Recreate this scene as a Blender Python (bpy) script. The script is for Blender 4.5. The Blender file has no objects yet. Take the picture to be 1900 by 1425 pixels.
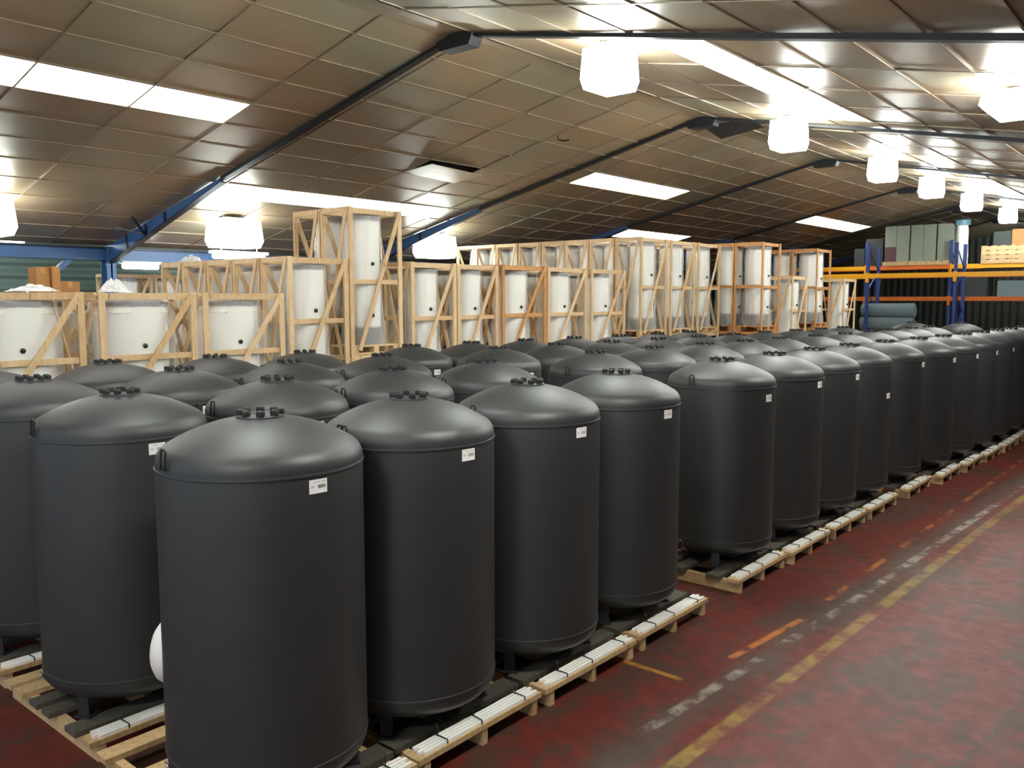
import bpy, math, random
from mathutils import Vector, Matrix
random.seed(7)
C = bpy.context.scene.collection
scn = bpy.context.scene
R = math.radians

# ------------------------------------------------------------------ camera, world, exposure
YAW, PITCH, ROLL = 0.701826, -0.098856, -0.000794
EYE = Vector((0, 0, 2.84))
cam_d = bpy.data.cameras.new('camera'); cam = bpy.data.objects.new('camera', cam_d); C.objects.link(cam)
cam_d.sensor_width = 36.0; cam_d.lens = 1583.144 / 1900 * 36.0; cam_d.clip_end = 200; cam_d.clip_start = .05
_F = Vector((-math.sin(YAW)*math.cos(PITCH), math.cos(YAW)*math.cos(PITCH), math.sin(PITCH)))
_R = Vector((math.cos(YAW), math.sin(YAW), 0)); _U = _R.cross(_F)
_r, _u = _R*math.cos(ROLL)+_U*math.sin(ROLL), -_R*math.sin(ROLL)+_U*math.cos(ROLL)
M4 = Matrix((( _r.x, _u.x, -_F.x, EYE.x), (_r.y, _u.y, -_F.y, EYE.y), (_r.z, _u.z, -_F.z, EYE.z), (0, 0, 0, 1)))
cam.matrix_world = M4
scn.camera = cam

w = bpy.data.worlds.new('world'); scn.world = w; w.use_nodes = True
w.node_tree.nodes['Background'].inputs[0].default_value = (.80, .90, 1.0, 1)
w.node_tree.nodes['Background'].inputs[1].default_value = .55
scn.view_settings.view_transform = 'Standard'; scn.view_settings.look = 'None'
scn.view_settings.gamma = 1.0; scn.view_settings.use_curve_mapping = False
scn.view_settings.exposure = 0.70
scn.cycles.use_light_tree = False; scn.cycles.max_bounces = 4; scn.cycles.diffuse_bounces = 3; scn.cycles.glossy_bounces = 2; scn.cycles.transparent_max_bounces = 8
LAMP_E, LEFT_E, SKY_E, TUBE_E = 38.0, 14.0, 5.0, 22.0

# ------------------------------------------------------------------ materials
def srgb(r, g, b):
    f = lambda c: (c/255/12.92) if c/255 <= .04045 else ((c/255+.055)/1.055)**2.4
    return (f(r), f(g), f(b), 1)

class NT:
    def __init__(s, name):
        s.m = bpy.data.materials.new(name); s.m.use_nodes = True
        s.t = s.m.node_tree; s.b = s.t.nodes['Principled BSDF']; s.out = s.t.nodes['Material Output']
    def n(s, typ, props=None, **kw):
        nd = s.t.nodes.new(typ)
        for k, v in (props or {}).items(): setattr(nd, k, v)
        for k, v in kw.items(): s.set(nd, k, v)
        return nd
    def set(s, nd, k, v):
        k2 = int(k[1:]) if k[0] == 'i' and k[1:].isdigit() else k.replace('_', ' ')
        i = nd.inputs[k2]
        if hasattr(v, 'outputs'): v = v.outputs[0]
        if isinstance(v, bpy.types.NodeSocket): s.t.links.new(v, i)
        else: i.default_value = v
    def math(s, op, a, b=0.0, c=0.0, clamp=False):
        nd = s.n('ShaderNodeMath', {'operation': op, 'use_clamp': clamp}); s.set(nd, 'i0', a); s.set(nd, 'i1', b); s.set(nd, 'i2', c)
        return nd.outputs[0]
    def mix(s, fac, a, b):
        nd = s.n('ShaderNodeMix', {'data_type': 'RGBA'})
        s.set(nd, 'i0', fac); s.set(nd, 'i6', a); s.set(nd, 'i7', b)
        return nd.outputs[2]
    def noise(s, scale, vec=None, detail=4, rough=.55):
        nd = s.n('ShaderNodeTexNoise', Scale=scale, Detail=detail, Roughness=rough)
        if vec is not None: s.set(nd, 'Vector', vec)
        return nd.outputs[0]
    def ramp(s, fac, lo, hi):          # clamped linear step
        nd = s.n('ShaderNodeMapRange', {'clamp': True}); s.set(nd, 'i0', fac); s.set(nd, 'i1', lo); s.set(nd, 'i2', hi)
        return nd.outputs[0]
    def bump(s, h, strength=.3, dist=.01):
        nd = s.n('ShaderNodeBump', Strength=strength, Distance=dist); s.set(nd, 'Height', h)
        s.set(s.b, 'Normal', nd)
    def P(s, **kw):
        for k, v in kw.items(): s.set(s.b, k, v)
        return s.m
    def obj(s): return s.n('ShaderNodeTexCoord').outputs['Object']
    def rnd(s): return s.n('ShaderNodeObjectInfo').outputs['Random']
    def pos(s): return s.n('ShaderNodeNewGeometry').outputs['Position']

MAT = {}
def plain(name, col, rough=.5, metal=0.0, var=0.0):
    t = NT(name)
    if var:
        f = t.math('MULTIPLY_ADD', t.rnd(), 2*var, 1-var)
        nd = t.n('ShaderNodeMix', {'data_type': 'RGBA', 'blend_type': 'MULTIPLY'}); t.set(nd, 'i0', 1.0); t.set(nd, 'i6', col)
        cb = t.n('ShaderNodeCombineColor'); [t.set(cb, 'i%d' % i, f) for i in range(3)]
        t.set(nd, 'i7', cb); col = nd.outputs[2]
    MAT[name] = t.P(Base_Color=col, Roughness=rough, Metallic=metal); return MAT[name]

def wood(name, a, b, rough=.65):
    t = NT(name); o = t.obj(); r = t.rnd()
    mp = t.n('ShaderNodeMapping'); t.set(mp, 'Vector', o); mp.inputs['Scale'].default_value = (14, 14, 3)
    sh = t.n('ShaderNodeCombineXYZ'); t.set(sh, 'i0', t.math('MULTIPLY', r, 37)); t.set(sh, 'i1', t.math('MULTIPLY', r, 91)); t.set(sh, 'i2', 0.0)
    t.t.links.new(sh.outputs[0], mp.inputs['Location'])
    g = t.noise(2.2, mp, 3, .65)
    fac = t.math('MULTIPLY_ADD', r, .55, t.math('MULTIPLY_ADD', t.ramp(g, .3, .7), .75, -.15), clamp=True)
    col = t.mix(fac, a, b)
    knot = t.ramp(t.noise(1.1, mp, 2, .4), .70, .74)
    col = t.mix(t.math('MULTIPLY', knot, .5), col, srgb(95, 62, 35))
    MAT[name] = t.P(Base_Color=col, Roughness=rough)
wood('pine', srgb(226, 198, 158), srgb(200, 164, 118))
wood('orange_pine', srgb(212, 160, 102), srgb(180, 120, 66))
wood('pallet_pine', srgb(214, 186, 142), srgb(176, 146, 100))
wood('grey_board', srgb(98, 94, 84), srgb(62, 60, 55))
wood('brown_plank', srgb(120, 70, 42), srgb(92, 52, 32))

# charcoal tank coat: fine orange peel, satin sheen
t = NT('charcoal_coat'); o = t.obj()
bz = t.noise(3.0, o, 2, .5)
cc = t.mix(t.ramp(bz, .3, .7), (.0195, .0235, .0255, 1), (.025, .0295, .0315, 1))
MAT['charcoal_coat'] = t.P(Base_Color=cc, Roughness=.50, Specular_IOR_Level=.80)
plain('black_steel', (.028, .030, .032, 1), .45, .1)
plain('black_rubber', (.006, .006, .007, 1), .55)
plain('sticker', srgb(242, 242, 240), .45)
plain('print_grey', srgb(150, 150, 152), .6)
plain('white_rod', srgb(250, 250, 246), .4)
plain('steel_rod', srgb(170, 172, 170), .35, .8)
plain('white_cap', srgb(238, 238, 236), .5)
plain('blue_steel', srgb(58, 94, 142), .42, 0)
plain('dark_steel', srgb(26, 27, 30), .5, .3)
plain('dark_blue', srgb(22, 30, 46), .45, 0)
plain('rack_blue', srgb(34, 62, 124), .45, 0)
plain('rack_yellow', srgb(240, 172, 20), .45)
plain('rack_orange', srgb(212, 110, 30), .5, var=.15)
plain('lamp_housing', srgb(205, 208, 208), .4)
plain('carton', srgb(176, 128, 78), .8, var=.12)
plain('grey_box', srgb(128, 136, 122), .55, var=.06)
plain('maroon_box', srgb(84, 52, 58), .6)
plain('blue_film', srgb(96, 142, 158), .3)
plain('blanket', srgb(108, 124, 130), .8, var=.12)
plain('dark_goods', srgb(52, 60, 58), .7, var=.2)
plain('t_bar', srgb(158, 142, 120), .45, .35)
plain('deck', (.03, .03, .03, 1), .9)
plain('plug_black', (.01, .01, .01, 1), .4)
plain('tank_foot', srgb(82, 86, 90), .5, .3)

# white insulation jacket with soft vertical folds
t = NT('white_jacket'); o = t.obj()
mp = t.n('ShaderNodeMapping'); t.set(mp, 'Vector', o); mp.inputs['Scale'].default_value = (9, 9, 1.2)
t.bump(t.noise(1.6, mp, 3, .5), .5, .02)
MAT['white_jacket'] = t.P(Base_Color=srgb(246, 244, 236), Roughness=.55)
t = NT('crown_dark'); MAT['crown_dark'] = t.P(Base_Color=t.mix(t.ramp(t.noise(22, t.obj(), 4, .7), .42, .62), srgb(58, 54, 55), srgb(140, 134, 132)), Roughness=.35)

# clear film: mostly see-through with a soft white glossy share
def film(name, alpha, col=(.93, .94, .93, 1)):
    t = NT(name)
    MAT[name] = t.P(Base_Color=col, Roughness=.16, Alpha=alpha)
film('clear_film', .28, (.97, .98, .97, 1)); film('crumpled_film', .75)

# foil-faced ceiling board
t = NT('foil_board'); p = t.pos(); r = t.rnd()
n1 = t.noise(.55, p, 1, .5); n2 = t.noise(9, p, 1, .6)
c1 = t.mix(t.ramp(n1, .35, .65), srgb(182, 158, 126), srgb(164, 160, 136))
c1 = t.mix(t.math('MULTIPLY', r, .35), c1, srgb(142, 118, 90))
mp = t.n('ShaderNodeMapping'); t.set(mp, 'Vector', p); mp.inputs['Scale'].default_value = (3.0, .35, 3.0)
t.bump(t.math('ADD', t.noise(1.3, mp, 1, .5), t.math('MULTIPLY', n2, .08)), .12, .03)
MAT['foil_board'] = t.P(Base_Color=c1, Metallic=.45, Roughness=t.math('MULTIPLY_ADD', n2, .12, .31))

def emit(name, col, e):
    t = NT(name)
    MAT[name] = t.P(Base_Color=(.8, .8, .8, 1), Emission_Color=col, Emission_Strength=e, Roughness=.5)
emit('lamp_glow', (.93, 1.0, .98, 1), LAMP_E)
emit('lamp_glow_side', (.90, 1.0, 1.0, 1), LEFT_E)
emit('lamp_glow_aisle', (1.0, 1.0, .94, 1), 52.0)
emit('sky_pane', (1.0, .96, .90, 1), SKY_E)
emit('tube_glow', (.95, 1.0, 1.0, 1), TUBE_E)

# corrugated wall sheet
t = NT('wall_sheet'); p = t.pos()
MAT['wall_sheet'] = t.P(Base_Color=t.mix(t.noise(.8, p, 3), srgb(104, 122, 112), srgb(72, 88, 82)), Roughness=.5)
plain('wall_dark', srgb(70, 74, 70), .8)

# red painted concrete, scuffed; floor markings are flat paint
t = NT('red_floor'); p = t.pos()
sx = t.n('ShaderNodeSeparateXYZ'); t.set(sx, 'i0', p); X, Y = sx.outputs[0], sx.outputs[1]
mp = t.n('ShaderNodeMapping'); t.set(mp, 'Vector', p); mp.inputs['Scale'].default_value = (1.5, .8, 1)
mp.inputs['Rotation'].default_value = (0, 0, .5)
big = t.noise(1.3, mp, 5, .68); fine = t.noise(34, p, 2, .7); blot = t.noise(3.1, p, 2, .6); mid = t.noise(7, p, 4, .65)
col = t.mix(t.ramp(mid, .35, .7), srgb(98, 36, 28), srgb(82, 28, 23))
wear = t.ramp(t.math('MULTIPLY_ADD', mid, .35, t.math('MULTIPLY', big, .8)), .555, .625)
col = t.mix(t.math('MULTIPLY', wear, .85), col, srgb(60, 49, 39))
tone = t.ramp(t.math('MULTIPLY_ADD', fine, .5, t.math('MULTIPLY', mid, .5)), .40, .62)
col = t.mix(t.math('MULTIPLY', tone, .16), col, srgb(112, 56, 47))
def absd(a, c): return t.math('ABSOLUTE', t.math('SUBTRACT', a, c))
def line_along(x0, slope, half, y0, y1, worn_lo, worn_hi, soft=.012):
    xc = t.math('MULTIPLY_ADD', Y, slope, x0)
    m = t.math('SUBTRACT', 1.0, t.ramp(absd(X, xc), half-soft, half+soft))
    m = t.math('MULTIPLY', m, t.ramp(Y, y0, y0+.03)); m = t.math('MULTIPLY', m, t.math('SUBTRACT', 1.0, t.ramp(Y, y1-.03, y1)))
    return t.math('MULTIPLY', m, t.ramp(t.math('MULTIPLY_ADD', fine, .12, t.math('MULTIPLY_ADD', mid, .38, t.math('MULTIPLY', blot, .55))), worn_lo, worn_hi))
# dark track beside the lines
xc = t.math('MULTIPLY_ADD', Y, .028, -2.86)
trk = t.math('SUBTRACT', 1.0, t.ramp(t.math('ADD', absd(X, xc), t.math('MULTIPLY_ADD', mid, .3, -.15)), .05, .17))
col = t.mix(t.math('MULTIPLY', trk, .65), col, srgb(72, 62, 54))
col = t.mix(line_along(-2.58, .030, .055, -2, 40, .42, .62), col, srgb(132, 108, 50))
col = t.mix(line_along(-3.12, .066, .045, 4.6, 8.3, .52, .66), col, srgb(146, 138, 128))
col = t.mix(line_along(-2.93, .042, .045, 8.0, 24, .50, .64), col, srgb(152, 146, 136))
col = t.mix(line_along(-3.47, .094, .030, 6.1, 7.3, .45, .55), col, srgb(164, 100, 44))
col = t.mix(line_along(-2.83, .006, .030, 7.9, 18, .50, .58), col, srgb(150, 90, 46))
my = t.math('SUBTRACT', 1.0, t.ramp(absd(Y, 5.52), .02, .035))
my = t.math('MULTIPLY', my, t.math('MULTIPLY', t.ramp(X, -3.9, -3.88), t.math('SUBTRACT', 1.0, t.ramp(X, -3.05, -2.98))))
my = t.math('MULTIPLY', my, t.ramp(mid, .34, .5))
col = t.mix(my, col, srgb(160, 110, 46))
wob = t.math('MULTIPLY_ADD', mid, .14, -.07)
j1 = t.math('SUBTRACT', 1.0, t.ramp(absd(t.math('ADD', X, wob), t.math('MULTIPLY_ADD', Y, .10, -1.66)), .008, .035))
j2 = t.math('SUBTRACT', 1.0, t.ramp(absd(t.math('ADD', Y, wob), t.math('MULTIPLY_ADD', X, .12, 8.95)), .004, .02))
jj = t.math('MULTIPLY', t.math('MAXIMUM', j1, j2), .6)
col = t.mix(jj, col, srgb(52, 42, 38))
MAT['red_floor'] = t.P(Base_Color=col, Roughness=t.math('MULTIPLY_ADD', mid, .3, .40), Specular_IOR_Level=.30)

# ------------------------------------------------------------------ mesh helpers
class MB:
    def __init__(s): s.v = []; s.f = []
    def box(s, x0, x1, y0, y1, z0, z1):
        o = len(s.v)
        s.v += [(x, y, z) for z in (z0, z1) for y in (y0, y1) for x in (x0, x1)]
        s.f += [tuple(o+i for i in q) for q in ((0, 2, 3, 1), (4, 5, 7, 6), (0, 1, 5, 4), (2, 6, 7, 3), (0, 4, 6, 2), (1, 3, 7, 5))]
        return s
    def bar(s, a, b, wd, ht, up=(0, 0, 1)):
        a, b = Vector(a), Vector(b); d = (b-a).normalized(); sd = d.cross(Vector(up)).normalized(); u = sd.cross(d)
        o = len(s.v)
        for p in (a, b):
            for su, ss in ((-1, -1), (-1, 1), (1, 1), (1, -1)): s.v.append(tuple(p+u*su*ht/2+sd*ss*wd/2))
        s.f += [tuple(o+i for i in q) for q in ((0, 1, 2, 3), (7, 6, 5, 4), (0, 4, 5, 1), (1, 5, 6, 2), (2, 6, 7, 3), (3, 7, 4, 0))]
        return s
    def lathe(s, prof, n=32, c=(0, 0, 0), axis='z', capa=True, capb=True, jit=None):
        o = len(s.v); m = len(prof)
        for i, (r, z) in enumerate(prof):
            for k in range(n):
                a = 2*math.pi*k/n; rr = r if jit is None else r*(1+jit(i, a))
                p = (rr*math.cos(a), rr*math.sin(a), z)
                if axis == 'x': p = (p[2], p[0], p[1])
                if axis == 'y': p = (p[1], p[2], p[0])
                s.v.append((p[0]+c[0], p[1]+c[1], p[2]+c[2]))
        for i in range(m-1):
            for k in range(n):
                s.f.append((o+i*n+k, o+i*n+(k+1) % n, o+(i+1)*n+(k+1) % n, o+(i+1)*n+k))
        if capa: s.f.append(tuple(o+k for k in reversed(range(n))))
        if capb: s.f.append(tuple(o+(m-1)*n+k for k in range(n)))
        return s
    def tube(s, pts, r, n=6, closed=False):
        pts = [Vector(p) for p in pts]; o = len(s.v); m = len(pts)
        for i, p in enumerate(pts):
            if closed: d = pts[(i+1) % m]-pts[i-1]
            else: d = pts[min(i+1, m-1)]-pts[max(i-1, 0)]
            d.normalize(); ref = Vector((0, 0, 1)) if abs(d.z) < .9 else Vector((1, 0, 0))
            a = d.cross(ref).normalized(); b = d.cross(a)
            for k in range(n):
                t_ = 2*math.pi*k/n; s.v.append(tuple(p+a*r*math.cos(t_)+b*r*math.sin(t_)))
        for i in range(m if closed else m-1):
            j = (i+1) % m
            for k in range(n): s.f.append((o+i*n+k, o+i*n+(k+1) % n, o+j*n+(k+1) % n, o+j*n+k))
        if not closed:
            s.f.append(tuple(o+k for k in reversed(range(n)))); s.f.append(tuple(o+(m-1)*n+k for k in range(n)))
        return s
    def poly(s, pts):
        o = len(s.v); s.v += [tuple(p) for p in pts]; s.f.append(tuple(range(o, o+len(pts)))); return s
    def prism(s, quad_a, quad_b):
        o = len(s.v); n = len(quad_a); s.v += [tuple(p) for p in quad_a]+[tuple(p) for p in quad_b]
        s.f.append(tuple(range(o+n-1, o-1, -1))); s.f.append(tuple(range(o+n, o+2*n)))
        for k in range(n): s.f.append((o+k, o+(k+1) % n, o+n+(k+1) % n, o+n+k))
        return s
    def mesh(s, name, mat, smooth=False):
        me = bpy.data.meshes.new(name); me.from_pydata(s.v, [], s.f)
        if smooth:
            me.polygons.foreach_set('use_smooth', [True]*len(me.polygons)); me.set_sharp_from_angle(angle=R(40))
        me.materials.append(MAT[mat]); me.update(); return me
    def obj(s, name, mat, parent=None, smooth=False, loc=None):
        return mk(name, s.mesh(name, mat, smooth), parent, loc)

def mk(name, me, parent=None, loc=None, rot=None):
    o = bpy.data.objects.new(name, me); C.objects.link(o)
    if parent: o.parent = parent
    if loc is not None: o.location = loc
    if rot is not None: o.rotation_euler = rot
    return o
def tag(o, label=None, cat=None, group=None, kind=None):
    for k, v in (('label', label), ('category', cat), ('group', group), ('kind', kind)):
        if v: o[k] = v
    return o
def thing(name, label, cat, loc=(0, 0, 0), rz=0, group=None):
    o = bpy.data.objects.new(name, None); C.objects.link(o); o.location = loc; o.rotation_euler = (0, 0, rz)
    o.empty_display_size = .1
    return tag(o, label, cat, group)
def copy_tree(o, parent=None):
    c = o.copy(); C.objects.link(c); c.parent = parent
    for ch in o.children: copy_tree(ch, c)
    return c
class Proto:                      # first use moves the built thing itself, later uses copy it
    def __init__(s, build): s.b = build; s.root = None
    def put(s, loc, rz, label, group=None):
        if s.root is None: s.root = s.b(); o = s.root
        else: o = copy_tree(s.root)
        o.location = loc; o.rotation_euler = (0, 0, rz); o['label'] = label
        if group: o['group'] = group
        return o
ORD = ['first', 'second', 'third', 'fourth', 'fifth', 'sixth', 'seventh', 'eighth', 'ninth', 'tenth', 'eleventh', 'twelfth',
       'thirteenth', 'fourteenth', 'fifteenth', 'sixteenth', 'seventeenth', 'eighteenth']

# ------------------------------------------------------------------ the building shell
XR, ZR, SL, SR = -7.356, 6.04, .2285, .195          # ridge x, ridge height, left and right slopes
XE, XRE = -16.8, 3.0                                # eaves
Y0, Y1 = -4.0, 44.0
def ceil_z(x): return ZR-SL*(XR-x) if x < XR else ZR-SR*(x-XR)

fl = MB().box(-21.2, 9.2, Y0-2, Y1, -.12, 0).obj('floor', 'red_floor'); tag(fl, kind='structure')
def corr(name, axis, c, a0, a1, z0, z1, pitch, depth, mat):
    """sheet with vertical corrugations"""
    n = int((a1-a0)/(pitch/4)); m = MB(); prev = None
    for i in range(n+1):
        a = a0+(a1-a0)*i/n; d = c+(depth if i % 4 in (1, 2) else 0)
        p = ((d, a, z0), (d, a, z1)) if axis == 'x' else ((a, d, z0), (a, d, z1))
        if prev: m.poly((prev[0], p[0], p[1], prev[1]))
        prev = p
    return tag(m.obj(name, mat), kind='structure')
def corr_h(name, c, a0, a1, z0, z1, pitch, depth, mat):
    n = int((z1-z0)/(pitch/4)); m = MB(); prev = None
    for i in range(n+1):
        z = z0+(z1-z0)*i/n; d = c+(depth if i % 4 in (1, 2) else 0)
        p = ((d, a0, z), (d, a1, z))
        if prev: m.poly((prev[0], p[0], p[1], prev[1]))
        prev = p
    return tag(m.obj(name, mat), kind='structure')
corr_h('wall_left', -21.0, Y0-2, Y1, 0, 5.4, .30, .05, 'wall_sheet')
corr('wall_far', 'y', Y1-.1, -21, 9, 0, 6.4, .30, -.05, 'wall_dark')
corr('wall_right', 'x', 9.0, Y0-2, Y1, 0, 5.4, .30, -.05, 'wall_dark')

# ceiling deck above the boards, side-bay ceilings
cm = MB()
def slab(xa, xb, za, zb, th=.05):
    cm.prism([(xa, Y0, za), (xb, Y0, zb), (xb, Y0, zb+th), (xa, Y0, za+th)], [(xa, Y1, za), (xb, Y1, zb), (xb, Y1, zb+th), (xa, Y1, za+th)])
slab(XE, XR, ceil_z(XE)+.05, ZR+.05); slab(XR, XRE, ZR+.05, ceil_z(XRE)+.05)
slab(-21.0, XE, 4.9, 4.0); slab(XRE, 9.0, 4.1, 5.2)
ceiling = tag(cm.obj('ceiling', 'deck'), kind='structure')

YL = [3.97+1.325*j for j in range(-5, 31)]
YL = [y for y in YL if Y0 < y < Y1-.2]
XLl = [XR]+[XR-.619-.705*i for i in range(0, 14)]
XLl = [x for x in XLl if x > XE]+[XE]
XLr = [XR]+[-7.11+.72*i for i in range(0, 15)]
XLr = [x for x in XLr if x < XRE]+[XRE]
AL, AR_ = math.atan(SL), math.atan(SR)
# skylights: (side, x-line a, first y-line, count)
def yi(y): return min(range(len(YL)), key=lambda k: abs(YL[k]-y))
def xi(L, x): return min(range(len(L)), key=lambda k: abs(L[k]-x))
SKY = [('l', -10.09, 1.32, 4), ('l', -12.92, 7.945, 4), ('l', -10.09, 14.57, 3), ('l', -10.09, 26.5, 4), ('l', -12.92, 19.87, 3),
       ('r', -4.95, 7.945, 4), ('r', -4.95, 21.195, 4), ('l', -12.92, -2.6, 3), ('r', -4.95, -2.6, 4)]
skyset = {}
for n, (sd, x, y, k) in enumerate(SKY):
    L = XLl if sd == 'l' else XLr
    for j in range(k): skyset[(sd, xi(L, x), yi(y)+j)] = n
DROP = ('l', xi(XLl, -10.79), yi(10.595))            # the board hanging loose
cells = []
for sd, L in (('l', XLl), ('r', XLr)):
    for i in range(len(L)-1):
        for j in range(len(YL)-1):
            xa, xb = L[i], L[i+1]; xc = (xa+xb)/2; yc = (YL[j]+YL[j+1])/2; zc = ceil_z(xc)
            d = Vector((xc, yc, zc))-EYE; dep = d.dot(_F)
            vis = 0
            if dep > 1:
                u, v = d.dot(_r)/dep*1583/950, d.dot(_u)/dep*1583/712
                if abs(u) < 1.12 and abs(v) < 1.15: vis = 1/dep
            cells.append((vis, sd, i, j, xa, xb, xc, yc, zc))
cells.sort(key=lambda c: -c[0])
bmesh_cache = {}
rest = MB(); nb = 0
wins = {}
rng = random.Random(3)
for vis, sd, i, j, xa, xb, xc, yc, zc in cells:
    wd = abs(xb-xa)/math.cos(AL if sd == 'l' else AR_); ang = -AL if sd == 'l' else AR_
    if (sd, i, j) in skyset:
        n = skyset[(sd, i, j)]
        if n not in wins:
            k = SKY[n][3]; ya, yb = YL[yi(SKY[n][2])], YL[yi(SKY[n][2])+k]
            fm = MB(); hw = wd/2-.018; hy = (yb-ya)/2-.018
            fm.box(-hw-.02, -hw, -hy, hy, -.012, .05); fm.box(hw, hw+.02, -hy, hy, -.012, .05)
            fm.box(-hw-.02, hw+.02, -hy-.02, -hy, -.012, .05); fm.box(-hw-.02, hw+.02, hy, hy+.02, -.012, .05)
            wo = fm.obj('window_%d' % (len(wins)+1), 't_bar'); wo.location = (xc, (ya+yb)/2, zc); wo.rotation_euler = (0, ang, 0)
            wins[n] = (tag(wo, kind='structure'), (ya+yb)/2)
        wo, ym = wins[n]
        key = ('pane', round(wd, 3))
        if key not in bmesh_cache: bmesh_cache[key] = MB().box(-wd/2+.02, wd/2-.02, -.652, .652, .0, .012).mesh('pane', 'sky_pane')
        mk('pane', bmesh_cache[key], wo, (0, yc-ym, 0)); continue
    if vis > 0 and nb < 296:
        key = round(wd, 3)
        if key not in bmesh_cache: bmesh_cache[key] = MB().box(-wd/2+.006, wd/2-.006, -.656, .656, 0, .014).mesh('ceiling_board', 'foil_board')
        o = mk('ceiling_board', bmesh_cache[key], ceiling, (xc, yc, zc), (R(rng.uniform(-.35, .35)), -(-ang)+R(rng.uniform(-.45, .45)), 0))
        if (sd, i, j) == DROP:
            o.name = 'loose_ceiling_board'; o.location.z -= .07; o.rotation_euler = (R(-2.4), ang+R(7), R(1))
            o['label'] = 'ceiling board hanging loose at one edge'
        nb += 1
    else:
        ca, sa = math.cos(ang), math.sin(ang); hw = wd/2-.006; q = []
        for z in (0, .014):
            for lx, ly in ((-hw, -.656), (hw, -.656), (hw, .656), (-hw, .656)): q.append((xc+lx*ca+z*sa, yc+ly, zc-lx*sa+z*ca))
        rest.prism(q[:4][::-1], q[4:][::-1])
tag(rest.obj('far_ceiling_board', 'foil_board', ceiling), kind='stuff')
# hanging bars of the board grid
for sd, L in (('l', XLl), ('r', XLr)):
    for x in L[1:-1]:
        MB().box(-.013, .013, Y0, Y1-.2, -.008, .004).obj('grid_bar', 't_bar', ceiling, loc=(x, 0, ceil_z(x)-.004)).rotation_euler = (0, -AL if sd == 'l' else AR_, 0)
for y in YL:
    for xa, xb in ((XE, XR), (XR, XRE)):
        MB().bar((xa, y, ceil_z(xa)-.010), (xb, y, ceil_z(xb)-.010), .022, .008).obj('grid_bar', 't_bar', ceiling)

# portal frames: slim dark soffit near the ridge, deep blue haunch at the eaves
FY = [1.5, 7.72, 13.9, 19.80, 26.2, 32.5, 38.7]
frames = []
for k, fy in enumerate(FY):
    fr = thing('portal_frame', None, None, (0, fy, 0)); tag(fr, kind='structure')
    def half(xa, xe, sgn):
        xm = xa+(xe-xa)*(.56 if sgn < 0 else .72)
        za, zm, ze = ceil_z(xa), ceil_z(xm), ceil_z(xe)
        MB().prism([(xa, -.05, za-.012), (xm, -.05, zm-.012), (xm, -.05, zm-.075), (xa, -.05, za-.05)],
                   [(xa, .05, za-.012), (xm, .05, zm-.012), (xm, .05, zm-.075), (xa, .05, za-.05)]).obj('rafter_soffit', 'dark_steel', fr)
        MB().prism([(xm, -.012, zm-.01), (xe, -.012, ze-.01), (xe, -.012, ze-.36), (xm, -.012, zm-.09)],
                   [(xm, .012, zm-.01), (xe, .012, ze-.01), (xe, .012, ze-.36), (xm, .012, zm-.09)]).obj('haunch_web', 'blue_steel', fr)
        MB().prism([(xm, -.06, zm-.09), (xe, -.06, ze-.36), (xe, -.06, ze-.38), (xm, -.06, zm-.11)],
                   [(xm, .06, zm-.09), (xe, .06, ze-.36), (xe, .06, ze-.38), (xm, .06, zm-.11)]).obj('haunch_flange', 'dark_blue', fr)
        for f in (.45, .62, .80):
            x = xm+(xe-xm)*f; z = ceil_z(x); dp = .09+.27*f
            MB().bar((x, -.03, z-dp), (x, -.03, z-.03), .05, .012, (0, 1, 0)).obj('stiffener', 'dark_blue', fr)
        x = xm+(xe-xm)*.62; z = ceil_z(x)
        for s2 in (-1, 1): MB().bar((x, -.04, z-.22), (x+s2*.32, -.42, ceil_z(x+s2*.32)-.03), .03, .03).obj('fly_brace', 'dark_blue', fr)
    half(XR, XE, -1); half(XR, XRE, 1)
    cx = XE
    MB().box(cx-.13, cx+.13, -.015, .015, 0, ceil_z(XE)-.02).box(cx-.13, cx-.115, -.09, .09, 0, ceil_z(XE)-.02).box(cx+.115, cx+.13, -.09, .09, 0, ceil_z(XE)-.02).obj('column', 'blue_steel', fr)
    MB().box(XRE-.13, XRE+.13, -.09, .09, 0, ceil_z(XRE)-.02).obj('column', 'blue_steel', fr)
    # dark apex plate where the two rafters meet
    MB().prism([(XR-.30, -.10, ceil_z(XR-.30)-.02), (XR, -.10, ZR-.02), (XR+.30, -.10, ceil_z(XR+.30)-.02), (XR+.24, -.10, ZR-.20), (XR-.24, -.10, ZR-.20)],
               [(XR-.30, .10, ceil_z(XR-.30)-.02), (XR, .10, ZR-.02), (XR+.30, .10, ceil_z(XR+.30)-.02), (XR+.24, .10, ZR-.20), (XR-.24, .10, ZR-.20)]).obj('apex_plate', 'dark_steel', fr)
    frames.append(fr)
# ridge cover strip
rc = MB().prism([(XR-.16, Y0, ceil_z(XR-.16)-.006), (XR, Y0, ZR-.012), (XR+.16, Y0, ceil_z(XR+.16)-.006), (XR, Y0, ZR-.03)],
                [(XR-.16, Y1-.2, ceil_z(XR-.16)-.006), (XR, Y1-.2, ZR-.012), (XR+.16, Y1-.2, ceil_z(XR+.16)-.006), (XR, Y1-.2, ZR-.03)]).obj('trim_1', 'foil_board')
tag(rc, kind='structure')
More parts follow.
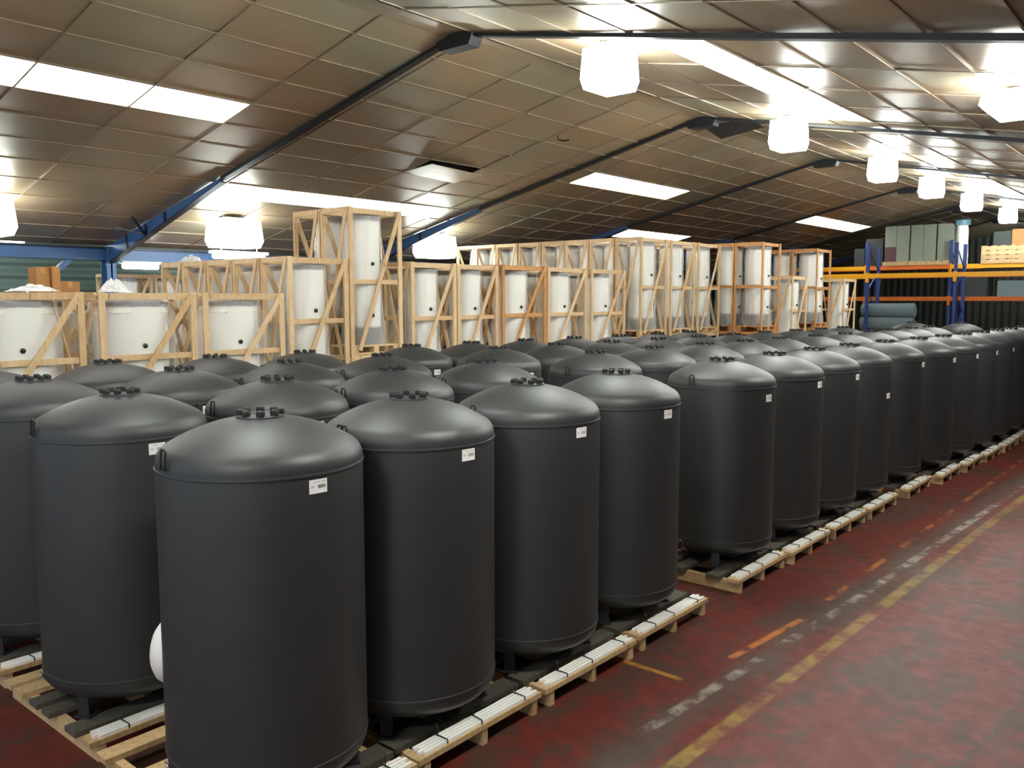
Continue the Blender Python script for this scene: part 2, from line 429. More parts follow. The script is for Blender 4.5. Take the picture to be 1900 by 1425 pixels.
# eave beam along the valley, with knee braces
eb = thing('eave_beam', None, None, (XE, 0, 0)); tag(eb, kind='structure')
MB().box(-.012, .012, Y0, Y1-.3, 3.62, 3.84).obj('beam_web', 'blue_steel', eb)
MB().box(-.10, .10, Y0, Y1-.3, 3.60, 3.63).obj('beam_flange', 'blue_steel', eb)
MB().box(-.10, .10, Y0, Y1-.3, 3.82, 3.85).obj('beam_flange', 'dark_blue', eb)
MB().box(-.09, .09, 5.36, 5.54, 0, 3.60).obj('valley_post', 'blue_steel', eb)
MB().bar((-.02, 5.50, 2.25), (-.02, 7.0, 3.60), .10, .10).obj('knee_brace', 'blue_steel', eb)
# sagging dark board and gap by the second apex
sg = MB().prism([(-.55, -.30, 0), (.35, -.30, .05), (.35, .35, .02), (-.55, .35, -.10)], [(-.55, -.30, .02), (.35, -.30, .07), (.35, .35, .04), (-.55, .35, -.08)])
o = sg.obj('broken_board', 'dark_steel', ceiling, loc=(-6.85, 14.35, 5.86)); o['label'] = 'dark broken ceiling board sagging by a roof apex'

# ------------------------------------------------------------------ lamps
def lamp_builder(mat, sx, sy, h, drop):
    def b():
        t_ = thing('high_bay_lamp', '', 'lamp')
        def q(f, z): return [(-sx*f, -sy*f, z), (sx*f, -sy*f, z), (sx*f, sy*f, z), (-sx*f, sy*f, z)]
        MB().prism(q(.46, 0), q(.5, -h*.75)).obj('diffuser', mat, t_)
        MB().prism(q(.5, -h*.75), q(.44, -h)).obj('lens', mat, t_)
        MB().box(-sx*.30, sx*.30, -sy*.30, sy*.30, .002, .05).obj('housing', 'lamp_housing', t_)
        for s2 in (-1, 1): MB().tube([(0, s2*sy*.25, .05), (0, s2*sy*.25, drop)], .008).obj('hanger_rod', 'steel_rod', t_)
        return t_
    return b
LM = Proto(lamp_builder('lamp_glow', .44, .52, .44, .10))
for k, y in enumerate([8.2, 13.2, 17.85, 21.4, 25.3, 30.0]):
    LM.put((-5.5, y, 5.60), 0, 'bright white box lamp right of the roof ridge, %s in line from the camera' % ORD[k], 'ridge lamps')
LM.put((-5.5, 3.4, 5.60), 0, 'bright white box lamp right of the roof ridge, above the frame edge', 'ridge lamps')
LS = Proto(lamp_builder('lamp_glow_side', .62, .86, .50, .09))
for (x, y, z, s) in [(-14.5, 4.75, 4.31, 'leftmost, cut by the picture edge'), (-14.5, 9.05, 4.31, 'over the blue eave beam'), (-14.5, 14.35, 4.31, 'right of the tall crate stack')]:
    LS.put((x, y, z), 0, 'broad glowing lamp hung low under the left roof slope, '+s, 'left slope lamps')
for k, y in enumerate((6.5, 12.0)):  # added lamps, hidden above the roof slope, that brighten the dark side bay
    LS.put((-19.0, y, 4.36), 0, 'added unseen fill lamp for the side bay, '+['nearer one', 'farther one'][k], 'added side bay fill lamps')
LM.put((-5.5, 41.0, 5.60), 0, 'added unseen fill lamp for the far wall beyond the racks', 'ridge lamps')  # added out of view to lift the dark wall behind the racks
LF = Proto(lamp_builder('lamp_glow_aisle', .50, .95, .15, .06))
for k, (x, y) in enumerate([(-1.85, 10.2), (-1.6, 4.0), (-1.6, -1.5), (-1.6, 16.0)]):
    LF.put((x, y, ceil_z(x)-.08), 0, 'white box lamp on the right roof slope, ' + ['at the upper right edge', 'above the aisle', 'behind the viewpoint', 'further down the aisle'][k], 'right slope lamps')
def tube_lamp(loc, ln, rz, label, up):
    t_ = thing('tube_lamp', label, 'lamp', loc, rz, 'fluorescent tube lamps')
    MB().box(-.09, .09, -ln/2-.05, ln/2+.05, 0, .06).obj('housing', 'lamp_housing', t_)
    MB().lathe([(.045, -ln/2), (.05, -ln/2+.02), (.05, ln/2-.02), (.045, ln/2)], 12, (0, 0, -.052), 'y').obj('tube', 'tube_glow', t_, True)
    for s2 in (-1, 1): MB().bar((0, s2*ln*.35, .06), (0, s2*ln*.35, up), .02, .02, (0, 1, 0)).obj('bracket', 'lamp_housing', t_)
tube_lamp((-16.8, 8.36, 3.55), .72, 0, 'fluorescent tube under the blue eave beam, left of the crate block', .09)
tube_lamp((-15.3, 9.65, 3.74), 1.15, 0, 'fluorescent tube just above the crate block', .48)
tube_lamp((-19.2, 5.2, 3.9), 1.2, 0, 'added unseen fill tube for the side bay beyond the eave beam', .50)  # extra tube out of view, added to light the side bay wall
# small fittings on the ceiling: a conduit hook and a short pipe clip
o = MB().tube([(0, 0, .10), (0, 0, 0), (.10, .05, -.03), (.16, .10, -.01)], .014).obj('ceiling_hook', 'dark_steel', loc=(-9.10, 12.0, 5.58)); tag(o, 'small dark hook sticking out of the left ceiling slope', 'hook')


# ------------------------------------------------------------------ charcoal tanks on pallets
PT = .145                                            # pallet top
RT = .55
def head(z0, sgn, n1=7, n2=9, Rc=.95, rk=.11):
    rc = RT-rk; ph = math.asin(rc/(Rc-rk)); h = Rc-(Rc-rk)*math.cos(ph); pr = []
    for i in range(n1+1):
        a = (math.pi/2-ph)*i/n1; pr.append((rc+rk*math.cos(a), z0+sgn*rk*math.sin(a)))
    for i in range(1, n2+1):
        a = ph*(1-i/n2); pr.append((max(Rc*math.sin(a), .0006), z0+sgn*(h-Rc+Rc*math.cos(a))))
    return pr
ZS, ZB = 1.975-PT, .388-PT
TOPZ = head(ZS, 1)[-1][1]
prof = head(ZB, -1)[::-1]+[(RT, ZB+(ZS-ZB)*k/6) for k in range(1, 6)]+head(ZS, 1)
TM = {}
TM['shell'] = MB().lathe(prof, 56).mesh('shell', 'charcoal_coat', True)
def ring(z): return MB().lathe([(RT-.003, z-.010), (RT+.004, z-.007), (RT+.0055, z), (RT+.004, z+.007), (RT-.003, z+.010)], 56, capa=False, capb=False)
TM['seam_t'] = ring(1.952-PT).mesh('jacket_seam', 'charcoal_coat', True)
TM['seam_b'] = ring(.405-PT).mesh('jacket_seam', 'charcoal_coat', True)
TM['flange'] = MB().lathe([(.132, TOPZ-.02), (.130, TOPZ-.001), (.122, TOPZ+.004), (.080, TOPZ+.005), (.075, TOPZ+.001), (.001, TOPZ+.001)], 32, capa=False).mesh('neck_flange', 'charcoal_coat', True)
TM['bolt'] = MB().lathe([(.023, 0), (.025, .022), (.021, .032), (.010, .036), (.0005, .037)], 10).mesh('bolt', 'black_rubber', True)
allb = MB()
for k in range(8): allb.lathe([(.023, TOPZ-.004), (.025, TOPZ+.022), (.014, TOPZ+.035), (.0005, TOPZ+.036)], 8, (.105*math.cos(k*math.pi/4+.2), .105*math.sin(k*math.pi/4+.2), 0))
TM['bolts'] = allb.mesh('flange_bolts', 'black_rubber', True)
def lug_mesh(a, z0, z1, r0, r1, rad, name, mat):
    ca, sa = math.cos(a), math.sin(a); tx, ty = -sa, ca; m = MB(); hw = .024
    pts = []
    for s2, (r, z) in [(-1, (r0-.015, z0)), (-1, (r0+.012, z0)), (-1, (r1+.016, z1-.01)), (-.6, (r1+.018, z1)), (.6, (r1+.018, z1)), (1, (r1+.016, z1-.01)), (1, (r0+.012, z0)), (1, (r0-.015, z0))]:
        pts.append((r*ca+s2*hw*tx, r*sa+s2*hw*ty, z))
    return m.tube(pts, rad, 6).mesh(name, mat, True)
TM['lug0'] = lug_mesh(R(-93), 1.985-PT, 2.085-PT, .548, .535, .0075, 'lifting_lug', 'black_rubber')
TM['lug1'] = lug_mesh(R(87), 1.985-PT, 2.085-PT, .548, .535, .0075, 'lifting_lug', 'black_rubber')
TM['loop'] = lug_mesh(R(-104), .26-PT, .385-PT, .47, .548, .006, 'drain_loop', 'steel_rod')
def leg_mesh(a):
    ca, sa = math.cos(a), math.sin(a); m = MB()
    def P(r, t_, z): return (r*ca-t_*sa, r*sa+t_*ca, z)
    for (r0, r1, t0, t1, z0, z1) in ((.468, .480, -.04, .04, .012, .425-PT), (.42, .468, -.04, -.028, .012, .40-PT), (.39, .50, -.06, .06, 0, .012)):
        m.prism([P(r0, t0, z0), P(r1, t0, z0), P(r1, t1, z0), P(r0, t1, z0)][::-1], [P(r0, t0, z1), P(r1, t0, z1), P(r1, t1, z1), P(r0, t1, z1)][::-1])
    return m.mesh('leg', 'black_steel')
for k, a in enumerate((-64, 56, 176)): TM['leg%d' % k] = leg_mesh(R(a))
def patch(a0, a1, z0, z1, r, n=8):
    m = MB()
    for i in range(n):
        a, b = a0+(a1-a0)*i/n, a0+(a1-a0)*(i+1)/n
        m.poly([(r*math.cos(q), r*math.sin(q), z) for q, z in ((a, z0), (b, z0), (b, z1), (a, z1))])
        m.poly([((r-.002)*math.cos(q), (r-.002)*math.sin(q), z) for q, z in ((a, z1), (b, z1), (b, z0), (a, z0))])
    for q in (a0, a1): m.poly([(rr*math.cos(q), rr*math.sin(q), z) for rr, z in ((r-.002, z0), (r, z0), (r, z1), (r-.002, z1))])
    return m
TM['sticker'] = patch(R(-9.2), R(1.8), -.036, .036, RT+.003).mesh('label_sticker', 'sticker')
bc = MB(); rr_ = RT+.0042
def strip(a0, a1, z0, z1): bc.poly([(rr_*math.cos(q), rr_*math.sin(q), z) for q, z in ((a0, z0), (a1, z0), (a1, z1), (a0, z1))])
for k in range(13): strip(R(-4.2+k*.38), R(-4.2+k*.38+.22), -.010, .009)
strip(R(-6.5), R(1.2), .022, .0245); strip(R(-8.4), R(-6.2), -.004, -.001); strip(R(-8.4), R(-6.2), .003, .005)
TM['barcode'] = bc.mesh('barcode', 'print_grey')

def make_tank(near, stick_z=1.895, sticker=True, hatch=False):
    t_ = thing('storage_tank', '', 'tank')
    mk('shell', TM['shell'], t_); mk('jacket_seam', TM['seam_t'], t_); mk('jacket_seam', TM['seam_b'], t_)
    f = mk('neck_flange', TM['flange'], t_)
    if near:
        for k in range(8):
            a = k*math.pi/4+.2; mk('bolt', TM['bolt'], f, (.105*math.cos(a), .105*math.sin(a), TOPZ))
    else: tag(mk('flange_bolts', TM['bolts'], f), kind='stuff')
    mk('lifting_lug', TM['lug0'], t_); mk('lifting_lug', TM['lug1'], t_)
    for k in range(3): mk('leg', TM['leg%d' % k], t_)
    if near: mk('drain_loop', TM['loop'], t_)
    if sticker:
        s_ = mk('label_sticker', TM['sticker'], t_, (0, 0, stick_z-PT)); s_['label'] = 'small white barcode sticker'
        mk('barcode', TM['barcode'], s_)
    if hatch:
        a = R(221); h = MB().lathe([(.185, -.06), (.185, .0), (.17, .035), (.13, .065), (.07, .080), (.001, .083)], 32, (0, 0, 0), 'x').obj('hatch_cover', 'white_cap', t_, True)
        h.location = ((RT-.005)*math.cos(a), (RT-.005)*math.sin(a), 0.88-PT); h.rotation_euler = (0, 0, a); h['label'] = 'round white domed hatch cover'
    return t_

# pallets
PM = {}
def board_mesh(wd, ln, th, mat): 
    k = (wd, ln, th, mat)
    if k not in PM: PM[k] = MB().box(-wd/2, wd/2, -ln/2, ln/2, -th, 0).mesh('top_board', mat)
    return PM[k]
def stringer_mesh(ln):
    k = ('s', ln)
    if k not in PM: PM[k] = MB().box(-ln/2, ln/2, -.026, .026, 0, PT-.036).mesh('stringer', 'pallet_pine')
    return PM[k]
def make_pallet(xl, xr, ln_y=1.16):
    def b():
        t_ = thing('pallet', '', 'pallet')
        offs = [(xr-.065, .13, 'pallet_pine'), (xr-.28, .15, 'grey_board'), (-.07, .12, 'grey_board'), (-.27, .13, 'grey_board'), (-.52, .14, 'pallet_pine')]
        if xl < -.75: offs.append((xl+.065, .13, 'pallet_pine'))
        lim = min(c-w_/2 for c, w_, _ in offs)
        for c, w_, m_ in offs: mk('top_board', board_mesh(w_, ln_y, .036, m_), t_, (c, 0, PT))
        ln = round(xr-.01-lim, 3)
        for y in (-.50, .01, .52): mk('stringer', stringer_mesh(ln), t_, (lim+ln/2, y, 0))
        return t_
    return b
PALLETS = {1: Proto(make_pallet(-.98, .58)), 2: Proto(make_pallet(-.78, .58)), 3: Proto(make_pallet(-.60, .56)), 4: Proto(make_pallet(-.60, .50, 1.10))}
# white rods tied on the pallet edge
RODM = MB().box(-.0105, .0105, -.53, .53, 0, .019).mesh('rod', 'white_rod')
def tie_mesh():
    m = MB(); m.tube([(-.056, 0, .001), (-.056, 0, .027), (0, 0, .029), (.056, 0, .027), (.060, 0, -.03), (.058, 0, -.045)], .0045, 5)
    m.tube([(-.02, 0, .027), (-.03, .005, .05), (-.035, .012, .075), (-.05, .02, .088)], .004, 5)
    return m.mesh('cable_tie', 'black_rubber', True)
TIEM = tie_mesh()
def make_rods():
    t_ = thing('rod_bundle', '', 'rods')
    for k in range(4): mk('rod', RODM, t_, (-.042+.028*k, [.0, .02, -.015, .01][k], 0))
    for k, y in enumerate((-.34, -.02, .40)): mk('cable_tie', TIEM, t_, (0, y, .0), (0, 0, R([4, -6, 3][k])))
    return t_
RODS = Proto(make_rods)

ROWNAME = {1: 'row beside the red aisle', 2: 'second row in from the aisle', 3: 'third row in from the aisle', 4: 'row nearest the wooden crates'}
SHORT = {1: 'aisle-side row', 2: 'second row', 3: 'third row', 4: 'crate-side row'}
rows = {
 1: [(-4.06, 2.66), (-4.06, 3.77), (-4.06, 4.98), (-4.06, 6.20), (-4.06, 8.19), (-4.03, 9.45), (-4.02, 10.65), (-4.01, 11.90), (-3.96, 13.30), (-3.84, 14.62), (-3.78, 15.86), (-3.72, 17.05), (-3.68, 18.30), (-3.66, 19.55), (-3.64, 20.80), (-3.62, 22.05)],
 2: [(-5.75, 2.68), (-5.75, 3.93), (-5.75, 5.14), (-5.75, 6.39), (-5.75, 8.33), (-5.74, 9.66), (-5.66, 10.90), (-5.62, 12.10), (-5.60, 13.35), (-5.50, 14.60), (-5.42, 15.85), (-5.40, 17.20), (-5.36, 18.45), (-5.33, 19.70), (-5.30, 20.95)],
 3: [(-7.26, 2.70), (-7.26, 3.93), (-7.26, 5.12), (-7.26, 6.35), (-7.20, 8.25), (-7.19, 9.47), (-7.06, 10.66), (-6.97, 11.85), (-6.90, 13.05), (-6.85, 14.25), (-6.85, 15.60), (-6.75, 16.85), (-6.70, 18.10), (-6.68, 19.35)],
 4: [(-8.66, 2.75), (-8.62, 3.91), (-8.53, 5.04), (-8.44, 6.16), (-8.45, 7.90), (-8.40, 9.03), (-8.30, 10.15), (-8.22, 11.30), (-8.10, 12.45), (-8.02, 13.60), (-7.98, 14.75)]}
PCY = {(1, 0): 2.68, (1, 1): 3.86, (1, 2): 5.07, (1, 3): 6.30, (1, 4): 8.08, (1, 5): 9.28, (1, 6): 10.53, (1, 7): 11.77}
STZ = {(1, 4): 1.855, (1, 7): 1.56, (1, 1): 1.90, (1, 3): 1.90}
near_p, far_p = None, None
for rw, L in rows.items():
    for i, (x, y) in enumerate(L):
        lab = 'dark charcoal tank, %s from the near end of the %s' % (ORD[i], ROWNAME[rw])
        dep = -x*math.sin(YAW)+y*math.cos(YAW)
        jit = R(random.uniform(-2.5, 2.5)) if i else 0
        if (rw, i) == (1, 0): o = make_tank(True, hatch=True)
        elif (rw, i) in STZ: o = make_tank(True, stick_z=STZ[(rw, i)])
        elif dep < 11.5:
            if near_p is None: near_p = make_tank(True); o = near_p
            else: o = copy_tree(near_p)
        else:
            if far_p is None: far_p = make_tank(False); o = far_p
            else: o = copy_tree(far_p)
        o.location = (x, y, PT); o.rotation_euler = (0, 0, jit); o['label'] = lab; o['group'] = 'charcoal tanks in rows'
        py = PCY.get((rw, i), y+.02)
        px = x+(random.uniform(-.012, .012) if i else 0)
        PALLETS[rw].put((px, py, 0), R(random.uniform(-.5, .5)), 'pine pallet under the %s tank from the near end of the %s' % (ORD[i], SHORT[rw]), 'pallets under the tanks')
        if rw == 1 or (rw in (2, 3) and i == 0):
            rx = {1: .512, 2: .512, 3: .492}[rw]
            RODS.put((px+rx, py+.01, PT), R(random.uniform(-1, 1)), 'white rods tied on the pallet edge by the %s tank of the %s' % (ORD[i], SHORT[rw]), 'rod bundles on the pallets')
# two blue-grey tanks beyond the end of the rows
for k, (x, y) in enumerate([(-6.65, 24.6), (-5.45, 24.6)]):
    o = copy_tree(far_p); o.location = (x, y, PT); o.rotation_euler = (0, 0, .3)
    o['label'] = 'dark tank standing apart by the racks, %s of two' % ['left', 'right'][k]; o['group'] = 'tanks by the racks'
    PALLETS[4].put((x, y, 0), 0, 'pallet under the %s tank by the racks' % ['left', 'right'][k], 'pallets under the tanks')

# ------------------------------------------------------------------ crates with wrapped white tanks
KM = {}
def stick(a, b, wd, th, up, mat, name):
    return MB().bar(a, b, wd, th, up).mesh(name, mat)
def make_crate(w_, d_, h_, mat='pine', brace=True):
    """w_ along Y, d_ along X, front face towards +X"""
    def b():
        t_ = thing('wooden_crate', '', 'crate'); X2, Y2 = d_/2, w_/2; pw = .07; pt = .03
        for sx_ in (-1, 1):
            for sy_ in (-1, 1):
                xa, ya = sx_*(X2-pt/2), sy_*(Y2-pw/2)
                mk('post', stick((xa, ya, 0), (xa, ya, h_), pt, pw, (0, 1, 0), mat, 'post'), t_)
        for sx_ in (-1, 1):
            for z, nm in ((h_-.045, 'top_rail'), (h_*.5, 'middle_rail')):
                mk(nm, stick((sx_*(X2-pt-.011), -Y2+.005, z), (sx_*(X2-pt-.011), Y2-.005, z), .022, .075 if nm == 'top_rail' else .065, (0, 0, 1), mat, nm), t_)
        for sy_ in (-1, 1):
            for z, nm in ((h_-.035, 'top_rail'), (h_*.5+.02, 'middle_rail')):
                if nm == 'middle_rail' and brace: continue
                mk(nm, stick((-X2+pt+.02, sy_*(Y2-.011), z), (X2-pt-.02, sy_*(Y2-.011), z), .022, .07, (0, 0, 1), mat, nm), t_)
        if brace:
            mk('brace', MB().bar((X2+.009, Y2-.05, h_-.02), (X2+.009, -Y2+.15, .06), .065, .018, (1, 0, 0)).mesh('brace', mat), t_)
            mk('brace', MB().bar((-X2-.009, -Y2+.05, h_-.02), (-X2-.009, Y2-.15, .06), .065, .018, (1, 0, 0)).mesh('brace', mat), t_)
            mk('brace', MB().bar((X2-.05, -Y2-.009, h_-.02), (-X2+.10, -Y2-.009, .06), .06, .018, (0, 1, 0)).mesh('brace', mat), t_)
            mk('brace', MB().bar((-X2+.05, Y2+.009, h_-.02), (X2-.10, Y2+.009, .06), .06, .018, (0, 1, 0)).mesh('brace', mat), t_)
        # pallet-style base: runners, blocks, deck boards
        for y in (-Y2+.12, 0, Y2-.12):
            mk('deck_block', MB().box(X2-.14, X2-.032, y-.045, y+.045, .022, .105).box(-X2+.032, -X2+.14, y-.045, y+.045, .022, .105).mesh('deck_block', mat), t_)
        for x in (-X2+.085, X2-.085):
            mk('runner', MB().box(x-.05, x+.05, -Y2+.075, Y2-.075, 0, .022).mesh('runner', mat), t_)
        nbd = 4
        for k in range(nbd):
            x = -X2+.09+(d_-.18)*k/(nbd-1)
            mk('deck_board', MB().box(x-.05, x+.05, -Y2+.04, Y2-.04, .105, .128).mesh('deck_board', mat), t_)
        return t_
    return b
def make_white_tank(r, h_, foot, wrap=True, seed=0, hx=1, hy=1):
    rg = random.Random(seed); 
    ph = [rg.uniform(0, 6.28) for _ in range(8)]
    def b():
        t_ = thing('white_water_tank', '', 'tank'); z0 = foot
        if foot: MB().lathe([(r*.86, 0), (r*.88, .01), (r*.88, foot)], 28, capb=False).obj('foot_ring', 'tank_foot', t_, True)
        zt = h_-.10
        MB().lathe([(r*.9, z0), (r*.985, z0+.02), (r, z0+.06), (r, z0+(zt-z0)*.5), (r, zt-.03), (r*.985, zt)], 36).obj('jacket', 'white_jacket', t_, True)
        MB().lathe([(r*1.0, zt-.002), (r*1.02, zt+.05), (r*.9, zt+.085), (r*.55, zt+.098), (r*.2, zt+.09), (.001, zt+.09)], 32, capa=False, jit=lambda i, a: .02*math.sin(7*a+ph[i % 8])).obj('crown', 'crown_dark', t_, True)
        # loose clear film, draped from the crown and flaring at the foot
        zs = [.0, .06, .2, .45, .8, 1.1, zt*.93, zt+.06, zt+.115]
        fl_ = [1.26, 1.30, 1.25, 1.18, 1.13, 1.11, 1.10, 1.08, .8]
        zs = [z*(zt+.115)/zs[-1] if z < zt*.9 else z for z in zs]
        pr = sorted(zip([r*f for f in fl_], zs), key=lambda q: q[1])
        jf = lambda i, a: (.055*math.sin(5*a+ph[i % 8])+.035*math.sin(11*a+ph[(i+3) % 8]*2)+.022*math.sin(17*a+ph[(i+5) % 8]))*(1.0 if i < 5 else .55)
        if wrap:
            fm = MB().lathe(pr, 56, capa=False, capb=False, jit=jf)
            fm.v = [(max(-hx, min(hx, x)), max(-hy, min(hy, y)), z) for x, y, z in fm.v]
            fm.obj('plastic_wrap', 'clear_film', t_, True)
        for a, z in ((R(-8), z0+(zt-z0)*.12), (R(-6), z0+(zt-z0)*.60)):
            p = MB().lathe([(.028, 0), (.028, .02), (.018, .028), (.001, .03)], 12, (0, 0, 0), 'x').obj('pipe_plug', 'plug_black', t_, True)
            p.location = (r*math.cos(a), r*math.sin(a), z); p.rotation_euler = (0, 0, a)
        return t_
    return b
TYPES = {   # crate size (Y, X, height), colour, braces; tank radius, foot
 'A': (1.14, .95, 1.46, 'pine', True, .405, .06), 'B': (.98, .63, 1.70, 'pine', True, .25, .04), 'W': (1.22, .70, 1.71, 'pine', True, .285, .04),
 'V': (1.22, .70, 1.71, 'orange_pine', True, .285, .04), 'C': (.98, .63, 2.06, 'pine', True, .25, .24), 'K': (1.10, .63, 2.06, 'pine', True, .25, .24),
 'D': (1.02, .70, 2.08, 'orange_pine', False, .285, .26)}
CR = {k: Proto(make_crate(v[0], v[1], v[2], v[3], v[4])) for k, v in TYPES.items()}
WT = {k: Proto(make_white_tank(v[5], v[2]-.128-.06, v[6], True, i, v[1]/2-.058, v[0]/2-.035)) for i, (k, v) in enumerate(TYPES.items())}
WB = {k: Proto(make_white_tank(v[5], v[2]-.128-.06, v[6], False, seed=i)) for i, (k, v) in enumerate(TYPES.items())}
def stack(ty, xf, ya, where, levels=2, z0=0):
    """xf = x of the front face, ya = near y of the front face"""
    v = TYPES[ty]; x, y = xf-v[1]/2, ya+v[0]/2
    for l in range(levels):
        z = z0+l*(v[2]+.002); jx, jy = (random.uniform(-.012, .012), random.uniform(-.012, .012)) if l else (0, 0)
        pos = 'upper' if l else 'lower'
        CR[ty].put((x+jx, y+jy, z), R(random.uniform(-.8, .8)), '%s open wooden crate, %s' % (pos, where), 'wooden crates')
        (WT if l else WB)[ty].put((x+jx, y+jy, z+.128), 0, ('wrapped' if l else 'plain')+' white tank, %s crate, %s' % (pos, where), 'white tanks in the crates')
XF = -9.42
# low broad crates at far left
for k, y in enumerate((2.93, 4.19, 5.42)):
    stack('A', XF, y, '%s of three low front stacks at far left' % ['leftmost', 'middle', 'rightmost'][k])
    stack('A', XF-1.03, y-.59, 'behind the %s low stack at far left' % ['leftmost', 'middle', 'rightmost'][k])
# block going back from the aisle side, seen from its side
for k in range(5): stack('B', XF-.66*k, 6.64, '%s going back in the block left of the tallest stack' % ORD[k])
for k in range(2): stack('C', XF-.66*k, 7.66, ['tallest stack in front', 'directly behind the tallest stack'][k])
for k, y in enumerate((8.80, 9.82)):
    stack('B', XF, y, '%s right of the tallest stack' % ORD[k]); stack('B', XF-.70, y, 'behind the %s right of the tallest stack' % ORD[k])
for k, (ty, y) in enumerate((('V', 10.87), ('W', 12.16), ('W', 13.48))):
    stack(ty, XF, y, '%s of three wide stacks in mid row' % ['left', 'centre', 'right'][k])
    stack('W', XF-.78, y, 'behind the %s of three wide mid stacks' % ['left', 'centre', 'right'][k])
for k in range(8): stack('K', XF-.66*k, 15.25, '%s going back in the long tall row' % ORD[k])
for k, y in enumerate((16.48, 17.72)):
    stack('K', XF, y, '%s after the corner of the tall row' % ORD[k]); stack('K', XF-.68, y, 'behind the %s after the tall row corner' % ORD[k])
stack('D', -8.42, 18.97, 'first plain framed stack at right'); stack('D', -9.15, 18.97, 'behind the first plain framed stack')
stack('B', -8.25, 20.25, 'short stack between the plain framed ones')
stack('D', -8.45, 22.40, 'second plain framed stack at right'); stack('D', -9.18, 22.40, 'behind the second plain framed stack')
stack('B', -8.20, 23.75, 'last short stack before the racks')
for k in range(3): stack('B', -18.6, 8.55+1.02*k, '%s in the side bay beyond the eave beam' % ORD[k])

# cartons and crumpled film on top of the left crates
def carton(loc, sx_, sy_, sz_, rz, label):
    t_ = thing('carton', label, 'box', loc, rz, 'cardboard cartons on the crates')
    MB().box(-sx_/2, sx_/2, -sy_/2, sy_/2, 0, sz_).obj('body', 'carton', t_)
    MB().box(-sx_/2-.002, sx_/2+.002, -.025, .025, sz_, sz_+.002).box(sx_/2, sx_/2+.002, -.025, .025, sz_-.07, sz_+.002).obj('tape', 'orange_pine', t_)
TA = 2*(1.46+.002)
carton((XF-1.25, 4.09, TA), .20, .15, .29, .06, 'tall narrow carton standing on the left crates')
carton((XF-1.22, 4.225, TA), .22, .085, .30, .02, 'slim carton standing between two others on crates')
carton((XF-1.28, 4.40, TA), .26, .22, .13, -.05, 'flat low carton lying on the left crates')
def crumple(loc, sx_, sy_, sz_, seed, label):
    rg = random.Random(seed); n = 14; m = MB(); H = {}
    for i in range(n+1):
        for j in range(n+1):
            u, v = i/n*2-1, j/n*2-1; e = max(0, 1-(u*u+v*v)**.8)
            m.v.append((u*sx_/2*(1+rg.uniform(-.06, .06)), v*sy_/2*(1+rg.uniform(-.06, .06)), .004+sz_*e*rg.uniform(.45, 1.0)))
    for i in range(n):
        for j in range(n): m.f.append((i*(n+1)+j, (i+1)*(n+1)+j, (i+1)*(n+1)+j+1, i*(n+1)+j+1))
    o_ = m.obj('plastic_sheet', 'crumpled_film', loc=loc); tag(o_, label, 'plastic sheet', 'crumpled plastic sheets')
crumple((XF-.30, 3.66, TA), .40, .50, .09, 1, 'crumpled white plastic sheet on the leftmost crate')
crumple((XF-.40, 4.56, TA), .30, .32, .19, 2, 'bunched clear plastic on the middle left crate')
crumple((XF-.3-.66*4, 6.95, 3.404), .4, .4, .14, 3, 'bunched plastic on the rearmost crate of the side block')

# ------------------------------------------------------------------ pallet racks at the far end
UPM = MB().box(-.05, .05, -.035, .035, 0, 1).mesh('upright', 'rack_blue')
def rack(label, yf, xs, dpt, hts, beams, grp):
    t_ = thing('pallet_rack', label, 'rack', (xs[0], yf, 0), 0, grp)
    for x, h_ in zip(xs, hts):
        for yy in (0, dpt):
            u_ = mk('upright', UPM, t_, (x-xs[0], yy, 0)); u_.scale = (1, 1, h_)
            MB().box(-.08, .08, -.07, .07, 0, .012).obj('foot_plate', 'rack_blue', t_, loc=(x-xs[0], yy, 0))
        z = .3; s_ = 0
        while z+.7 < h_:
            MB().bar((x-xs[0], dpt*(s_ % 2), z), (x-xs[0], dpt*((s_+1) % 2), z+.7), .03, .03).obj('lattice', 'rack_blue', t_); z += .7; s_ += 1
    for (i0, i1, z, yy, mat) in beams:
        xa, xb = xs[i0]-xs[0]+.052, xs[i1]-xs[0]-.052; y_ = -.06 if yy == 0 else dpt+.06
        MB().box(xa, xb, y_-.024, y_+.024, z-.07, z+.07).obj('beam', mat, t_)
        for xx, s2 in ((xa, -1), (xb, 1)):
            MB().box(xx-.05 if s2 < 0 else xx+.002, xx-.002 if s2 < 0 else xx+.05, y_-.03, y_+.03 if yy else y_+.022, z-.22, z+.10).obj('beam_connector', mat, t_)
    return t_
YR = 29.6
xs = [-12.18, -9.46, -6.79, -4.07]
zb = 3.61
bm = []
for k in range(3):
    bm += [(k, k+1, zb, 0, 'rack_yellow'), (k, k+1, zb, 1, 'rack_orange' if k in (1, 2) else 'rack_yellow'), (k, k+1, 1.55, 0, 'rack_yellow'), (k, k+1, 1.55, 1, 'rack_orange')]
rack('blue and yellow pallet rack nearest the tanks with grey boxes on top', YR, xs, 1.1, [4.5, 4.6, 4.6, 4.4], bm, 'pallet racks')
YR2 = 31.3
zg = 3.915
xs2 = [xs[0]-.6+2.72*k for k in range(4)]
bm2 = []
for k in range(3): bm2 += [(k, k+1, 2.85, 0, 'rack_orange'), (k, k+1, 2.85, 1, 'rack_orange'), (k, k+1, zg, 0, 'rack_orange' if k == 1 else 'rack_yellow'), (k, k+1, zg, 1, 'rack_orange'), (k, k+1, 1.2, 0, 'rack_orange')]
rack('second blue rack with orange beams standing behind the nearest rack', YR2, xs2, 1.1, [4.8]*4, bm2, 'pallet racks')
